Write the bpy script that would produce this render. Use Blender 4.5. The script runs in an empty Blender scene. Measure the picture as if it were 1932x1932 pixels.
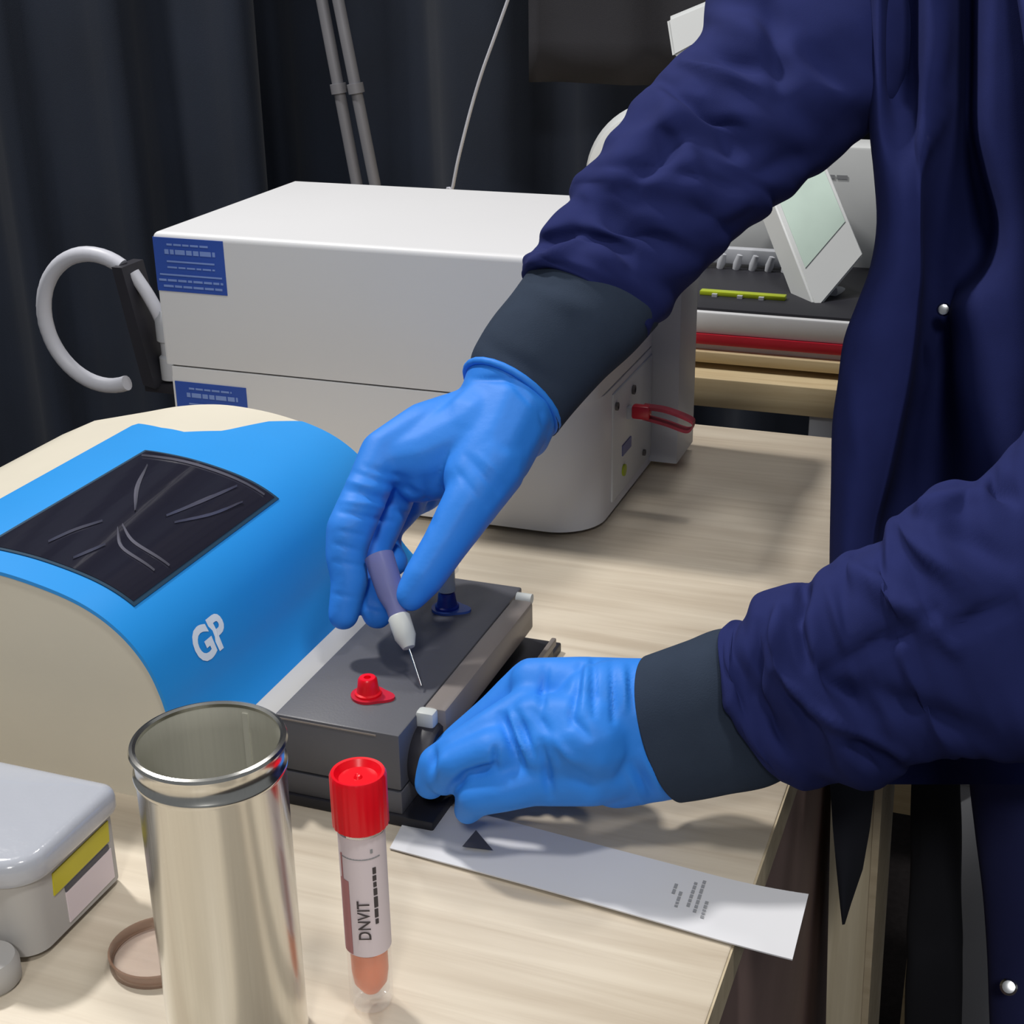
import bpy, bmesh, math, random
import numpy as np
from mathutils import Vector, Matrix, noise

random.seed(4)
SC = bpy.context.scene
COL = SC.collection

# ------------------------------------------------------------------ camera
# World frame: table top is z = 0, floor is z = -0.75, X runs along the table, Y away from the camera.
FPX = 2797.66
RX = np.array([[0.9392, -0.1184, 0.3222], [0.3429, 0.3643, -0.8659], [-0.0149, 0.9237, 0.3827]])
u_, s_, vt_ = np.linalg.svd(RX); RX = u_ @ vt_
CAM = np.array([0.0, 0.0, 0.42])
cam = bpy.data.cameras.new('camera'); camo = bpy.data.objects.new('camera', cam); COL.objects.link(camo)
cam.sensor_width = 36.0; cam.lens = 36.0 * FPX / 1932.0; cam.clip_start = 0.01; cam.clip_end = 60
M4 = Matrix.Identity(4)
for i in range(3):
    for j in range(3): M4[i][j] = RX[i][j]
    M4[i][3] = CAM[i]
camo.matrix_world = M4
SC.camera = camo

# ------------------------------------------------------------------ world, lights, exposure
w = bpy.data.worlds.new('hall'); SC.world = w; w.use_nodes = True
bg = w.node_tree.nodes['Background']; bg.inputs[0].default_value = (0.93, 0.97, 1.0, 1); bg.inputs[1].default_value = 0.18

def lamp(name, loc, target, size, energy, col):
    l = bpy.data.lights.new(name, 'AREA'); l.shape = 'DISK'; l.size = size; l.energy = energy; l.color = col
    o = bpy.data.objects.new(name, l); COL.objects.link(o); o.location = loc
    d = Vector(target) - Vector(loc); o.rotation_euler = d.to_track_quat('-Z', 'Y').to_euler()
    return o
lamp('ceiling_spot_a', (-1.5, 1.15, 2.0), (-0.25, 0.75, 0.0), 0.20, 43, (1.0, 0.97, 0.93))
lamp('ceiling_spot_b', (0.42, 0.05, 2.1), (-0.25, 0.65, 0.0), 0.26, 15, (1.0, 0.97, 0.94))
lamp('ceiling_spot_c', (-0.35, 1.75, 2.2), (-0.25, 0.7, 0.0), 0.22, 7, (1.0, 0.97, 0.94))
lamp('front_fill', (0.35, -1.35, 1.75), (-0.25, 0.8, 0.0), 0.35, 17, (1.0, 0.98, 0.95))  # added fill lamp to brighten front faces, not a known fixture
SC.view_settings.view_transform = 'Standard'; SC.view_settings.look = 'None'
SC.view_settings.gamma = 1.0; SC.view_settings.exposure = 0.0; SC.view_settings.use_curve_mapping = False

# ------------------------------------------------------------------ helpers
def ray(u, v):
    return RX @ np.array([(u - 966) / FPX, -(v - 966) / FPX, -1.0])
def at(u, v, d): return CAM + d * ray(u, v)
def on_y(u, v, y): r = ray(u, v); return CAM + r * (y / r[1])
def on_z(u, v, z): r = ray(u, v); return CAM + r * ((z - CAM[2]) / r[2])
def proj(P):
    q = (np.asarray(P) - CAM) @ RX
    return np.stack([966 + FPX * q[:, 0] / -q[:, 2], 966 - FPX * q[:, 1] / -q[:, 2], -q[:, 2]], 1)

def lin(c):
    c = c / 255.0
    return c / 12.92 if c <= 0.04045 else ((c + 0.055) / 1.055) ** 2.4
def rgb(r, g, b): return (lin(r), lin(g), lin(b), 1.0)

def mat(name, col, rough=0.5, metal=0.0, vary=0.06, vscale=18.0, bump=0.0, bscale=200.0, stretch=(1, 1, 1), trans=0.0, ior=1.45, alpha=1.0, spec=0.5, sheen=0.0, coat=0.0):
    m = bpy.data.materials.new(name); m.use_nodes = True
    nt = m.node_tree; b = nt.nodes['Principled BSDF']
    tc = nt.nodes.new('ShaderNodeTexCoord'); mp = nt.nodes.new('ShaderNodeMapping'); mp.inputs['Scale'].default_value = stretch
    nt.links.new(tc.outputs['Object'], mp.inputs['Vector'])
    n = nt.nodes.new('ShaderNodeTexNoise'); n.inputs['Scale'].default_value = vscale; n.inputs['Detail'].default_value = 5
    nt.links.new(mp.outputs[0], n.inputs['Vector'])
    r = nt.nodes.new('ShaderNodeValToRGB')
    r.color_ramp.elements[0].position = 0.3; r.color_ramp.elements[1].position = 0.7
    r.color_ramp.elements[0].color = tuple(c * (1 - vary) for c in col[:3]) + (1,)
    r.color_ramp.elements[1].color = tuple(min(1, c * (1 + vary)) for c in col[:3]) + (1,)
    nt.links.new(n.outputs['Fac'], r.inputs[0]); nt.links.new(r.outputs[0], b.inputs['Base Color'])
    b.inputs['Roughness'].default_value = rough; b.inputs['Metallic'].default_value = metal
    b.inputs['IOR'].default_value = ior; b.inputs['Specular IOR Level'].default_value = spec
    b.inputs['Transmission Weight'].default_value = trans; b.inputs['Alpha'].default_value = alpha
    b.inputs['Sheen Weight'].default_value = sheen; b.inputs['Coat Weight'].default_value = coat
    if bump > 0:
        n2 = nt.nodes.new('ShaderNodeTexNoise'); n2.inputs['Scale'].default_value = bscale; n2.inputs['Detail'].default_value = 3
        nt.links.new(mp.outputs[0], n2.inputs['Vector'])
        bp = nt.nodes.new('ShaderNodeBump'); bp.inputs['Strength'].default_value = bump; bp.inputs['Distance'].default_value = 0.001
        nt.links.new(n2.outputs['Fac'], bp.inputs['Height']); nt.links.new(bp.outputs[0], b.inputs['Normal'])
    return m

def wood(name, c1, c2, rough=0.5, sx=3.0, sy=60.0, sz=60.0):
    m = bpy.data.materials.new(name); m.use_nodes = True
    nt = m.node_tree; b = nt.nodes['Principled BSDF']
    tc = nt.nodes.new('ShaderNodeTexCoord'); mp = nt.nodes.new('ShaderNodeMapping'); mp.inputs['Scale'].default_value = (sx, sy, sz)
    nt.links.new(tc.outputs['Object'], mp.inputs['Vector'])
    n = nt.nodes.new('ShaderNodeTexNoise'); n.inputs['Scale'].default_value = 1.6; n.inputs['Detail'].default_value = 8; n.inputs['Roughness'].default_value = 0.6; n.inputs['Distortion'].default_value = 0.6
    nt.links.new(mp.outputs[0], n.inputs['Vector'])
    mp2 = nt.nodes.new('ShaderNodeMapping'); mp2.inputs['Scale'].default_value = (sx * 0.7, sy * 0.14, sz * 0.14)
    nt.links.new(tc.outputs['Object'], mp2.inputs['Vector'])
    n2 = nt.nodes.new('ShaderNodeTexNoise'); n2.inputs['Scale'].default_value = 1.5; n2.inputs['Detail'].default_value = 3; n2.inputs['Distortion'].default_value = 1.5
    nt.links.new(mp2.outputs[0], n2.inputs['Vector'])
    mx = nt.nodes.new('ShaderNodeMix'); mx.data_type = 'FLOAT'; mx.inputs[0].default_value = 0.45
    nt.links.new(n.outputs['Fac'], mx.inputs[2]); nt.links.new(n2.outputs['Fac'], mx.inputs[3])
    r = nt.nodes.new('ShaderNodeValToRGB')
    r.color_ramp.elements[0].position = 0.34; r.color_ramp.elements[1].position = 0.62
    r.color_ramp.elements[0].color = c1; r.color_ramp.elements[1].color = c2
    nt.links.new(mx.outputs[0], r.inputs[0]); nt.links.new(r.outputs[0], b.inputs['Base Color'])
    b.inputs['Roughness'].default_value = rough
    bp = nt.nodes.new('ShaderNodeBump'); bp.inputs['Strength'].default_value = 0.08; bp.inputs['Distance'].default_value = 0.001
    nt.links.new(n.outputs['Fac'], bp.inputs['Height']); nt.links.new(bp.outputs[0], b.inputs['Normal'])
    return m

def tag(o, label=None, cat=None, group=None, kind=None):
    if label: o['label'] = label
    if cat: o['category'] = cat
    if group: o['group'] = group
    if kind: o['kind'] = kind
    return o
def thing(name, loc, label, cat, group=None):
    o = bpy.data.objects.new(name, None); o.empty_display_size = 0.02; COL.objects.link(o); o.location = loc
    return tag(o, label, cat, group)
def link(name, me, m, parent=None, smooth=True, sharp=40):
    o = bpy.data.objects.new(name, me); COL.objects.link(o)
    if m is not None: me.materials.append(m)
    if smooth:
        for p in me.polygons: p.use_smooth = True
        if sharp: me.set_sharp_from_angle(angle=math.radians(sharp))
    if parent is not None:
        o.parent = parent
        if parent.type == 'EMPTY': o.matrix_parent_inverse = Matrix.Translation(-Vector(parent.location))
    return o
def obj(name, bm, m, parent=None, smooth=True, sharp=40):
    bmesh.ops.recalc_face_normals(bm, faces=bm.faces)
    me = bpy.data.meshes.new(name); bm.to_mesh(me); bm.free()
    return link(name, me, m, parent, smooth, sharp)
def mesh(name, verts, faces, m, parent=None, smooth=True, sharp=40):
    bm = bmesh.new(); vs = [bm.verts.new(v) for v in verts]
    for f in faces:
        try: bm.faces.new([vs[i] for i in f])
        except ValueError: pass
    return obj(name, bm, m, parent, smooth, sharp)

def box(x0, x1, y0, y1, z0, z1, bev=0.0, seg=2, bm=None):
    b2 = bmesh.new()
    bmesh.ops.create_cube(b2, size=1.0, matrix=Matrix.Translation(((x0 + x1) / 2, (y0 + y1) / 2, (z0 + z1) / 2)) @ Matrix.Diagonal((x1 - x0, y1 - y0, z1 - z0, 1)))
    if bev > 0: bmesh.ops.bevel(b2, geom=b2.edges[:], offset=bev, segments=seg, affect='EDGES', profile=0.5)
    if bm is None: return b2
    me = bpy.data.meshes.new('t'); b2.to_mesh(me); b2.free(); bm.from_mesh(me); bpy.data.meshes.remove(me)
    return bm
def lathe(prof, c, n=48, axis=(0, 0, 1), bm=None):
    bm = bm or bmesh.new()
    q = Vector((0, 0, 1)).rotation_difference(Vector(axis).normalized())
    rings = []
    for r, z in prof:
        if r < 1e-6: rings.append([bm.verts.new(Vector(c) + q @ Vector((0, 0, z)))])
        else: rings.append([bm.verts.new(Vector(c) + q @ Vector((r * math.cos(2 * math.pi * i / n), r * math.sin(2 * math.pi * i / n), z))) for i in range(n)])
    for a, b in zip(rings, rings[1:]):
        for i in range(n):
            j = (i + 1) % n
            if len(a) == 1 and len(b) == 1: continue
            if len(a) == 1: bm.faces.new((a[0], b[i], b[j]))
            elif len(b) == 1: bm.faces.new((a[i], a[j], b[0]))
            else: bm.faces.new((a[i], a[j], b[j], b[i]))
    return bm
def catmull(P, n):
    P = [np.array(p, float) for p in P]
    P = [2 * P[0] - P[1]] + P + [2 * P[-1] - P[-2]]
    out = []
    for i in range(1, len(P) - 2):
        a, b, c, d = P[i - 1:i + 3]
        for k in range(n):
            t = k / n
            out.append(0.5 * (2 * b + (c - a) * t + (2 * a - 5 * b + 4 * c - d) * t * t + (3 * b - a - 3 * c + d) * t ** 3))
    out.append(P[-2]); return out
def rod(path, r, n=12, bm=None, cap=True):
    bm = bm or bmesh.new()
    path = [Vector(p) for p in path]; rings = []
    up = Vector((0.123, 0.31, 0.94)).normalized()
    for i, p in enumerate(path):
        t = (path[min(i + 1, len(path) - 1)] - path[max(i - 1, 0)]).normalized()
        a = t.cross(up)
        if a.length < 1e-4: a = t.cross(Vector((1, 0, 0)))
        a.normalize(); b = t.cross(a)
        rr = r[i] if isinstance(r, (list, tuple)) else r
        rings.append([bm.verts.new(p + a * rr * math.cos(2 * math.pi * k / n) + b * rr * math.sin(2 * math.pi * k / n)) for k in range(n)])
    for A, B in zip(rings, rings[1:]):
        for k in range(n): bm.faces.new((A[k], A[(k + 1) % n], B[(k + 1) % n], B[k]))
    if cap: bm.faces.new(rings[0][::-1]); bm.faces.new(rings[-1])
    return bm
def prism_y(prof, y0, y1, bm=None):
    """closed XZ outline extruded along Y"""
    bm = bm or bmesh.new()
    a = [bm.verts.new((x, y0, z)) for x, z in prof]; b = [bm.verts.new((x, y1, z)) for x, z in prof]
    n = len(prof)
    for i in range(n): bm.faces.new((a[i], a[(i + 1) % n], b[(i + 1) % n], b[i]))
    bm.faces.new(a[::-1]); bm.faces.new(b)
    return bm
def prism_z(prof, z0, z1, bm=None):
    bm = bm or bmesh.new()
    a = [bm.verts.new((x, y, z0)) for x, y in prof]; b = [bm.verts.new((x, y, z1)) for x, y in prof]
    n = len(prof)
    for i in range(n): bm.faces.new((a[i], a[(i + 1) % n], b[(i + 1) % n], b[i]))
    bm.faces.new(a[::-1]); bm.faces.new(b)
    return bm
def slab(quad, th, n=None, bm=None):
    """quad (4 points) thickened by th along its normal (or n)"""
    bm = bm or bmesh.new()
    q = [Vector(p) for p in quad]
    nn = Vector(n) if n is not None else (q[1] - q[0]).cross(q[2] - q[0]); nn.normalize()
    a = [bm.verts.new(p) for p in q]; b = [bm.verts.new(p + nn * th) for p in q]
    for i in range(4): bm.faces.new((a[i], a[(i + 1) % 4], b[(i + 1) % 4], b[i]))
    bm.faces.new(a[::-1]); bm.faces.new(b)
    return bm
def text_pts(s, size, bold=0.012):
    cu = bpy.data.curves.new('t', 'FONT'); cu.body = s; cu.size = size; cu.align_x = 'CENTER'; cu.align_y = 'CENTER'
    cu.resolution_u = 4; cu.offset = size * bold
    o = bpy.data.objects.new('t', cu); COL.objects.link(o)
    dg = bpy.context.evaluated_depsgraph_get(); me = o.evaluated_get(dg).to_mesh()
    v = [tuple(x.co) for x in me.vertices]; f = [tuple(p.vertices) for p in me.polygons]
    o.evaluated_get(dg).to_mesh_clear(); bpy.data.objects.remove(o); bpy.data.curves.remove(cu)
    return v, f
def text_on(name, s, size, fn, m, parent, bold=0.012):
    v, f = text_pts(s, size, bold)
    return mesh(name, [fn(x, y) for x, y, _ in v], f, m, parent, smooth=False)

# ------------------------------------------------------------------ materials
M = {}
M['table'] = wood('pale_wood_laminate', rgb(186, 172, 152), rgb(214, 203, 184), 0.42)
M['edge'] = wood('table_edge', rgb(176, 160, 132), rgb(200, 186, 158), 0.55)
M['pine'] = wood('pine_wood', rgb(178, 156, 118), rgb(206, 188, 150), 0.6)
M['post'] = wood('ply_upright', rgb(196, 184, 156), rgb(224, 214, 188), 0.6, 50, 50, 2.5)
M['brown'] = mat('brown_panel', rgb(146, 122, 116), 0.6, vary=0.08)
M['carpet'] = mat('grey_brown_carpet', rgb(70, 64, 64), 0.95, vary=0.15, vscale=120, bump=0.5, bscale=500)
M['drape'] = mat('black_drape', rgb(23, 32, 48), 0.85, vary=0.15, vscale=6, bump=0.25, bscale=900, sheen=0.12)
M['drape2'] = mat('charcoal_drape', rgb(42, 42, 48), 0.9, vary=0.1, vscale=8, bump=0.25, bscale=900)
M['wall'] = mat('black_partition', rgb(24, 26, 32), 0.9)
M['white'] = mat('white_enamel', rgb(212, 213, 216), 0.38, vary=0.012, vscale=6)
M['white2'] = mat('white_plastic', rgb(206, 209, 210), 0.42, vary=0.02)
M['offgrey'] = mat('grey_white_metal', rgb(182, 185, 192), 0.45, vary=0.02)
M['seam'] = mat('dark_seam', rgb(96, 94, 92), 0.7)
M['sticker'] = mat('blue_sticker', rgb(46, 80, 168), 0.45, vary=0.05)
M['print'] = mat('pale_print', rgb(120, 146, 208), 0.5)
M['cream'] = mat('cream_plastic', rgb(212, 206, 190), 0.5, vary=0.02, bump=0.03, bscale=1500)
M['blue'] = mat('sky_blue_plastic', rgb(36, 146, 226), 0.42, vary=0.015)
M['screen'] = mat('black_glass', rgb(32, 32, 44), 0.12, vary=0.1, vscale=9, coat=0.6)
M['bezel'] = mat('dark_teal_gasket', rgb(20, 58, 82), 0.5)
M['film'] = mat('creased_film', rgb(104, 104, 118), 0.3)
M['ink_white'] = mat('white_ink', rgb(226, 236, 246), 0.5)
M['black'] = mat('black_plastic', rgb(80, 81, 88), 0.45, vary=0.08, bump=0.06, bscale=900)
M['black2'] = mat('deep_black_plastic', rgb(34, 34, 42), 0.5, vary=0.08)
M['alu'] = mat('brushed_rail', rgb(168, 168, 168), 0.4, vary=0.04)
M['red'] = mat('red_plastic', rgb(228, 4, 28), 0.32, vary=0.03)
M['red_translucent'] = mat('translucent_red', rgb(220, 40, 62), 0.3, trans=0.35)
M['navy_cap'] = mat('deep_blue_cap', rgb(10, 38, 130), 0.35)
M['blue_flange'] = mat('translucent_blue', rgb(62, 92, 170), 0.3, trans=0.3)
M['clear'] = mat('clear_plastic', rgb(240, 242, 242), 0.08, alpha=0.14, vary=0.02)
M['frost'] = mat('frosted_plastic', rgb(206, 210, 208), 0.35, trans=0.2, ior=1.2, vary=0.03)
M['lilac'] = mat('lilac_tinted_plastic', rgb(128, 132, 184), 0.35, trans=0.35, ior=1.2, vary=0.03)
M['smoke'] = mat('smoke_acrylic', rgb(150, 142, 138), 0.3, trans=0.35, ior=1.2, vary=0.05)
M['steel'] = mat('needle_steel', rgb(190, 196, 200), 0.25, 1.0)
M['tin'] = mat('tin_plate', rgb(214, 213, 208), 0.2, 1.0, vary=0.03, stretch=(40, 40, 1))
M['tin_in'] = mat('tin_inside', rgb(206, 205, 194), 0.34, 0.35, vary=0.03, stretch=(40, 40, 1))
M['label'] = mat('white_label', rgb(226, 214, 220), 0.55, vary=0.02)
M['pink'] = mat('faded_red_print', rgb(186, 128, 130), 0.6)
M['ink'] = mat('grey_ink', rgb(70, 64, 66), 0.6)
M['dark_grey'] = mat('flat_dark_grey', rgb(82, 82, 90), 0.6)
M['ink_soft'] = mat('soft_grey_ink', rgb(150, 152, 156), 0.6)
M['orange'] = mat('orange_liquid', rgb(248, 122, 30), 0.3, vary=0.05)
M['device'] = mat('gloss_grey_plastic', rgb(176, 180, 190), 0.16, vary=0.015, coat=0.5, bump=0.35, bscale=110)
M['device2'] = mat('matt_grey_plastic', rgb(176, 174, 172), 0.5, vary=0.02)
M['yellow'] = mat('yellow_sticker', rgb(196, 186, 20), 0.4, vary=0.1)
M['lime'] = mat('lime_plastic', rgb(168, 184, 34), 0.4, vary=0.06)
M['paper'] = mat('white_pouch_paper', rgb(214, 215, 219), 0.55, vary=0.015)
M['glove'] = mat('blue_nitrile', rgb(46, 128, 224), 0.55, vary=0.04, vscale=30, bump=0.12, bscale=260, spec=0.3)
M['navy'] = mat('navy_cotton', rgb(34, 41, 90), 0.9, vary=0.08, vscale=40, bump=0.10, bscale=1800, spec=0.15)
M['knit'] = mat('charcoal_rib_knit', rgb(48, 58, 74), 0.95, vary=0.06, vscale=60, bump=0.2, bscale=1500, spec=0.15)
M['trouser'] = mat('navy_trouser', rgb(36, 42, 92), 0.9, vary=0.08, bump=0.15, bscale=1500)
M['trouser_shade'] = mat('shaded_trouser', rgb(30, 31, 38), 0.9, vary=0.08)  # far leg of the same trousers, its shade put into the colour
M['navy_shade'] = mat('shaded_navy_cotton', rgb(22, 24, 34), 0.9)  # jacket cloth under the arm, shade put into a darker colour
M['skin'] = mat('skin', rgb(150, 106, 84), 0.6)
M['hair'] = mat('black_hair', rgb(24, 20, 20), 0.7)
M['hose'] = mat('grey_hose', rgb(188, 190, 200), 0.45)
M['mint'] = mat('mint_display', rgb(196, 216, 206), 0.25)
M['maroon'] = mat('maroon_strap', rgb(150, 44, 62), 0.5, vary=0.25, vscale=90)
M['chrome'] = mat('chrome', rgb(210, 212, 216), 0.2, 1.0)
M['gunmetal'] = mat('stand_metal', rgb(132, 132, 138), 0.45, 0.3)
M['lens'] = mat('amber_rim', rgb(150, 116, 96), 0.2, alpha=0.6)
M['dish'] = mat('clear_dish', rgb(226, 204, 192), 0.15, alpha=0.25)

# ------------------------------------------------------------------ the setting
fl = obj('floor', box(-4, 3, -2.0, 5, -0.80, -0.75), M['carpet']); tag(fl, kind='structure')
wb = obj('wall_back', box(-4, 3, 2.35, 2.45, -0.75, 2.6), M['wall']); tag(wb, kind='structure')

def curtain(name, pts, z0, z1, amp, m, label, nfold, seed, drift=0.0):
    """hanging cloth with vertical folds between two plan points, 4 mm thick"""
    rnd = random.Random(seed); (xa, ya), (xb, yb) = pts
    nu, nv = nfold * 10, 26; V = []; F = []
    L = math.hypot(xb - xa, yb - ya); nx, ny = -(yb - ya) / L, (xb - xa) / L
    ph = [rnd.uniform(0, 6.28) for _ in range(6)]
    for s in range(2):
        for j in range(nv + 1):
            v = j / nv
            for i in range(nu + 1):
                u = i / nu
                a = 2 * math.pi * nfold * (u + drift * (v - 0.5)) + 0.8 * math.sin(5 * u + ph[0])
                d = amp * (0.55 * math.sin(a) + 0.3 * math.sin(0.53 * a + ph[1] + 1.3 * v) + 0.2 * math.sin(1.9 * a + ph[2] + 2 * v)) + s * 0.004
                V.append((xa + (xb - xa) * u + nx * d, ya + (yb - ya) * u + ny * d, z0 + (z1 - z0) * v))
    S = (nu + 1) * (nv + 1)
    for s in range(2):
        for j in range(nv):
            for i in range(nu):
                k = s * S + j * (nu + 1) + i; F.append((k, k + 1, k + nu + 2, k + nu + 1))
    for i in range(nu):
        F.append((i, i + 1, S + i + 1, S + i)); k = nv * (nu + 1) + i; F.append((k, k + 1, S + k + 1, S + k))
    for j in range(nv):
        for i in (0, nu):
            k = j * (nu + 1) + i; F.append((k, k + nu + 1, S + k + nu + 1, S + k))
    return tag(mesh(name, V, F, m, None, True, 0), label, 'curtain')
curtain('curtain', [(-3.2, 2.05), (1.6, 2.25)], -0.75, 2.4, 0.05, M['drape'], 'wide black pleated drape closing off the booth behind the tables', 22, 1, 0.012)
curtain('curtain', [(-2.3, 1.25), (-1.12, 1.98)], -0.75, 2.4, 0.045, M['drape'], 'black drape hanging in tall soft folds beside the looped hose', 9, 5, 0.03)
curtain('cloth_drape', [(-0.69, 1.95), (0.25, 1.97)], float(on_y(1015, 155, 1.95)[2]), 1.6, 0.014, M['drape2'], 'charcoal cloth with a straight hem hanging high before the black drape', 7, 9, 0.05)

# front table -------------------------------------------------------
t = thing('work_table', (-0.38, 0.45, -0.75), 'pale wood laminate table under the lab instruments', 'table')
obj('tabletop', box(-0.66, -0.095, -0.25, 1.185, -0.022, 0.0, 0.0012), M['table'], t)
obj('edge_band', box(-0.0952, -0.0942, -0.249, 1.184, -0.0215, -0.0008), M['edge'], t)
obj('side_panel', box(-0.118, -0.102, -0.2, 1.09, -0.745, -0.022), M['brown'], t)
for (x, y) in ((-0.65, -0.2), (-0.65, 1.1), (-0.19, 1.1)):
    obj('leg', box(x, x + 0.05, y, y + 0.05, -0.75, -0.022, 0.003), M['pine'], t)
p = thing('wooden_upright', (-0.08, 0.87, -0.75), 'cream plywood upright standing against the brown table side', 'post')
obj('board', slab([(-0.1006, 0.854, -0.03), (-0.0700, 0.854, -0.03), (-0.0510, 0.854, -0.75), (-0.0660, 0.854, -0.75)], 0.09, (0, 1, 0)), M['post'], p)
obj('edge_strip', slab([(-0.0700, 0.852, -0.03), (-0.0652, 0.852, -0.03), (-0.0465, 0.852, -0.75), (-0.0510, 0.852, -0.75)], 0.09, (0, 1, 0)), M['edge'], p)

# back table --------------------------------------------------------
t = thing('pine_table', (-0.2, 1.55, -0.75), 'pine table carrying the white analyzer with the red stripe', 'table')
obj('tabletop', box(-0.75, 0.7, 1.315, 1.95, -0.028, 0.0, 0.001), M['pine'], t)
for x in (-0.7, -0.196, 0.6): obj('leg', box(x, x + 0.05, 1.325, 1.375, -0.75, -0.028, 0.002), M['offgrey'], t)
for x in (-0.7, 0.6): obj('leg', box(x, x + 0.05, 1.88, 1.93, -0.75, -0.028, 0.002), M['offgrey'], t)
obj('lower_shelf', box(-0.65, 0.6, 1.5, 1.85, -0.42, -0.4), M['black2'], t)
bd = obj('base_board', box(-0.45, 0.2, 1.345, 1.64, 0.006, 0.0165, 0.0008), M['pine']); tag(bd, 'thin pine board raised on feet under the white analyzer', 'board')
for x in (-0.4, -0.05): 
    f_ = obj('foot', box(x, x + 0.03, 1.40, 1.43, 0.0, 0.006), M['black2']); f_.parent = bd

# low crate seen past the upright
c = thing('low_crate', (-0.06, 1.3, -0.75), 'low pale wooden crate with a dark opening on the floor behind the upright', 'crate')
obj('front_board', box(-0.16, -0.04, 1.20, 1.212, -0.362, -0.30), M['pine'], c)
obj('frame', box(-0.16, -0.04, 1.212, 1.312, -0.75, -0.70), M['black2'], c)
for x in (-0.16, -0.052): obj('side_board', box(x, x + 0.012, 1.212, 1.312, -0.70, -0.30), M['pine'], c)

gb = thing('grey_bin', (0.0, 1.27, -0.75), 'grey plastic bin on the floor between the trouser legs', 'bin')
obj('tub', box(-0.035, 0.10, 1.20, 1.30, -0.75, -0.32, 0.008), M['offgrey'], gb)
obj('rim', box(-0.038, 0.103, 1.197, 1.303, -0.32, -0.305, 0.003), M['offgrey'], gb)

# ------------------------------------------------------------------ large white instrument
X0, X1, Y0, Y1, ZT, ZS = -0.6155, -0.281, 0.914, 1.1335, 0.2005, 0.1003
def rr_plan(x0, x1, y0, y1, rfl, rfr, rbr, rbl, n=10):
    P = []
    for cx, cy, r, a0 in ((x0, y0, rfl, 180), (x1, y0, rfr, 270), (x1, y1, rbr, 0), (x0, y1, rbl, 90)):
        sx = 1 if cx == x0 else -1; sy = 1 if cy == y0 else -1
        for k in range(n + 1):
            a = math.radians(a0 + 90 * k / n)
            P.append((cx + sx * r + r * math.cos(a), cy + sy * r + r * math.sin(a)))
    return P
def rounded_block(x0, x1, y0, y1, z0, z1, radii, bt=0.003, bb=0.0):
    """plan with rounded corners, softened top edge"""
    bm = bmesh.new(); rings = []
    lv = []
    if bb > 0: lv += [(bb * (1 - math.cos(math.pi / 2 * 0)) + bb, z0), (bb * 0.3, z0 + bb * 0.3), (0, z0 + bb)]
    else: lv += [(0, z0)]
    for k in range(5):
        a = math.pi / 2 * k / 4; lv.append((bt * (1 - math.cos(a)), z1 - bt + bt * math.sin(a)))
    for ins, z in lv:
        rings.append([bm.verts.new((x, y, z)) for x, y in rr_plan(x0 + ins, x1 - ins, y0 + ins, y1 - ins, *[max(r - ins, 0.0002) for r in radii])])
    for A, B in zip(rings, rings[1:]):
        for i in range(len(A)): bm.faces.new((A[i], A[(i + 1) % len(A)], B[(i + 1) % len(A)], B[i]))
    bm.faces.new(rings[0][::-1]); bm.faces.new(rings[-1])
    return bm
t = thing('lab_instrument', ((X0 + X1) / 2, (Y0 + Y1) / 2, 0), 'large white box instrument with a seam and two blue stickers on its front', 'lab instrument')
obj('housing', rounded_block(X0 + 0.004, X1, Y0, Y1, 0.004, ZS - 0.0006, (0.002, 0.035, 0.004, 0.002), 0.0006), M['white'], t)
obj('top_cover', rounded_block(X0, X1, Y0, Y1, ZS + 0.0008, ZT, (0.003, 0.02, 0.004, 0.003), 0.005), M['white'], t)
obj('seam', rounded_block(X0 + 0.005, X1 - 0.002, Y0 + 0.0015, Y1 - 0.002, ZS - 0.002, ZS + 0.002, (0.002, 0.033, 0.004, 0.002), 0.0004), M['seam'], t)
for (x, y) in ((X0 + 0.03, Y0 + 0.03), (X1 - 0.04, Y0 + 0.03), (X0 + 0.03, Y1 - 0.03), (X1 - 0.04, Y1 - 0.03)):
    obj('foot', lathe([(0, 0), (0.011, 0), (0.011, 0.0045), (0, 0.0045)], (x, y, 0), 20), M['black2'], t)
def sticker(x0, x1, z0, z1, rows, par, skew=0.0):
    q = lambda x, z, d: (x, Y0 - d, z + skew * (x - x0))
    o = obj('sticker', slab([q(x0, z0, .0006), q(x1, z0, .0006), q(x1, z1, .0006), q(x0, z1, .0006)], 0.0005, (0, 1, 0)), M['sticker'], par, smooth=False)
    rnd = random.Random(3)
    for (za, h, xa, xb, br) in rows:
        x = x0 + (x1 - x0) * xa; xe = x0 + (x1 - x0) * xb; z = z0 + (z1 - z0) * za; bm = bmesh.new()
        while x < xe:
            wd = rnd.uniform(0.003, 0.009) if br else (xe - x)
            wd = min(wd, xe - x)
            slab([q(x, z, .0011), q(x + wd, z, .0011), q(x + wd, z + h, .0011), q(x, z + h, .0011)], 0.0004, (0, 1, 0), bm)
            x += wd + 0.0012
        obj('print_line', bm, M['print'], o, smooth=False)
R_ = [(0.86, 0.0014, .2, .8, True), (0.70, 0.0034, .16, .88, True), (0.55, 0.0012, .18, .86, False), (0.44, 0.0012, .18, .86, True), (0.30, 0.0012, .06, .95, False), (0.19, 0.0016, .04, .96, True), (0.08, 0.0016, .1, .94, True)]
sticker(-0.6145, -0.5565, 0.1575, 0.1970, R_, t)
sticker(-0.6085, -0.5480, 0.0500, 0.0885, R_, t)
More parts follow.
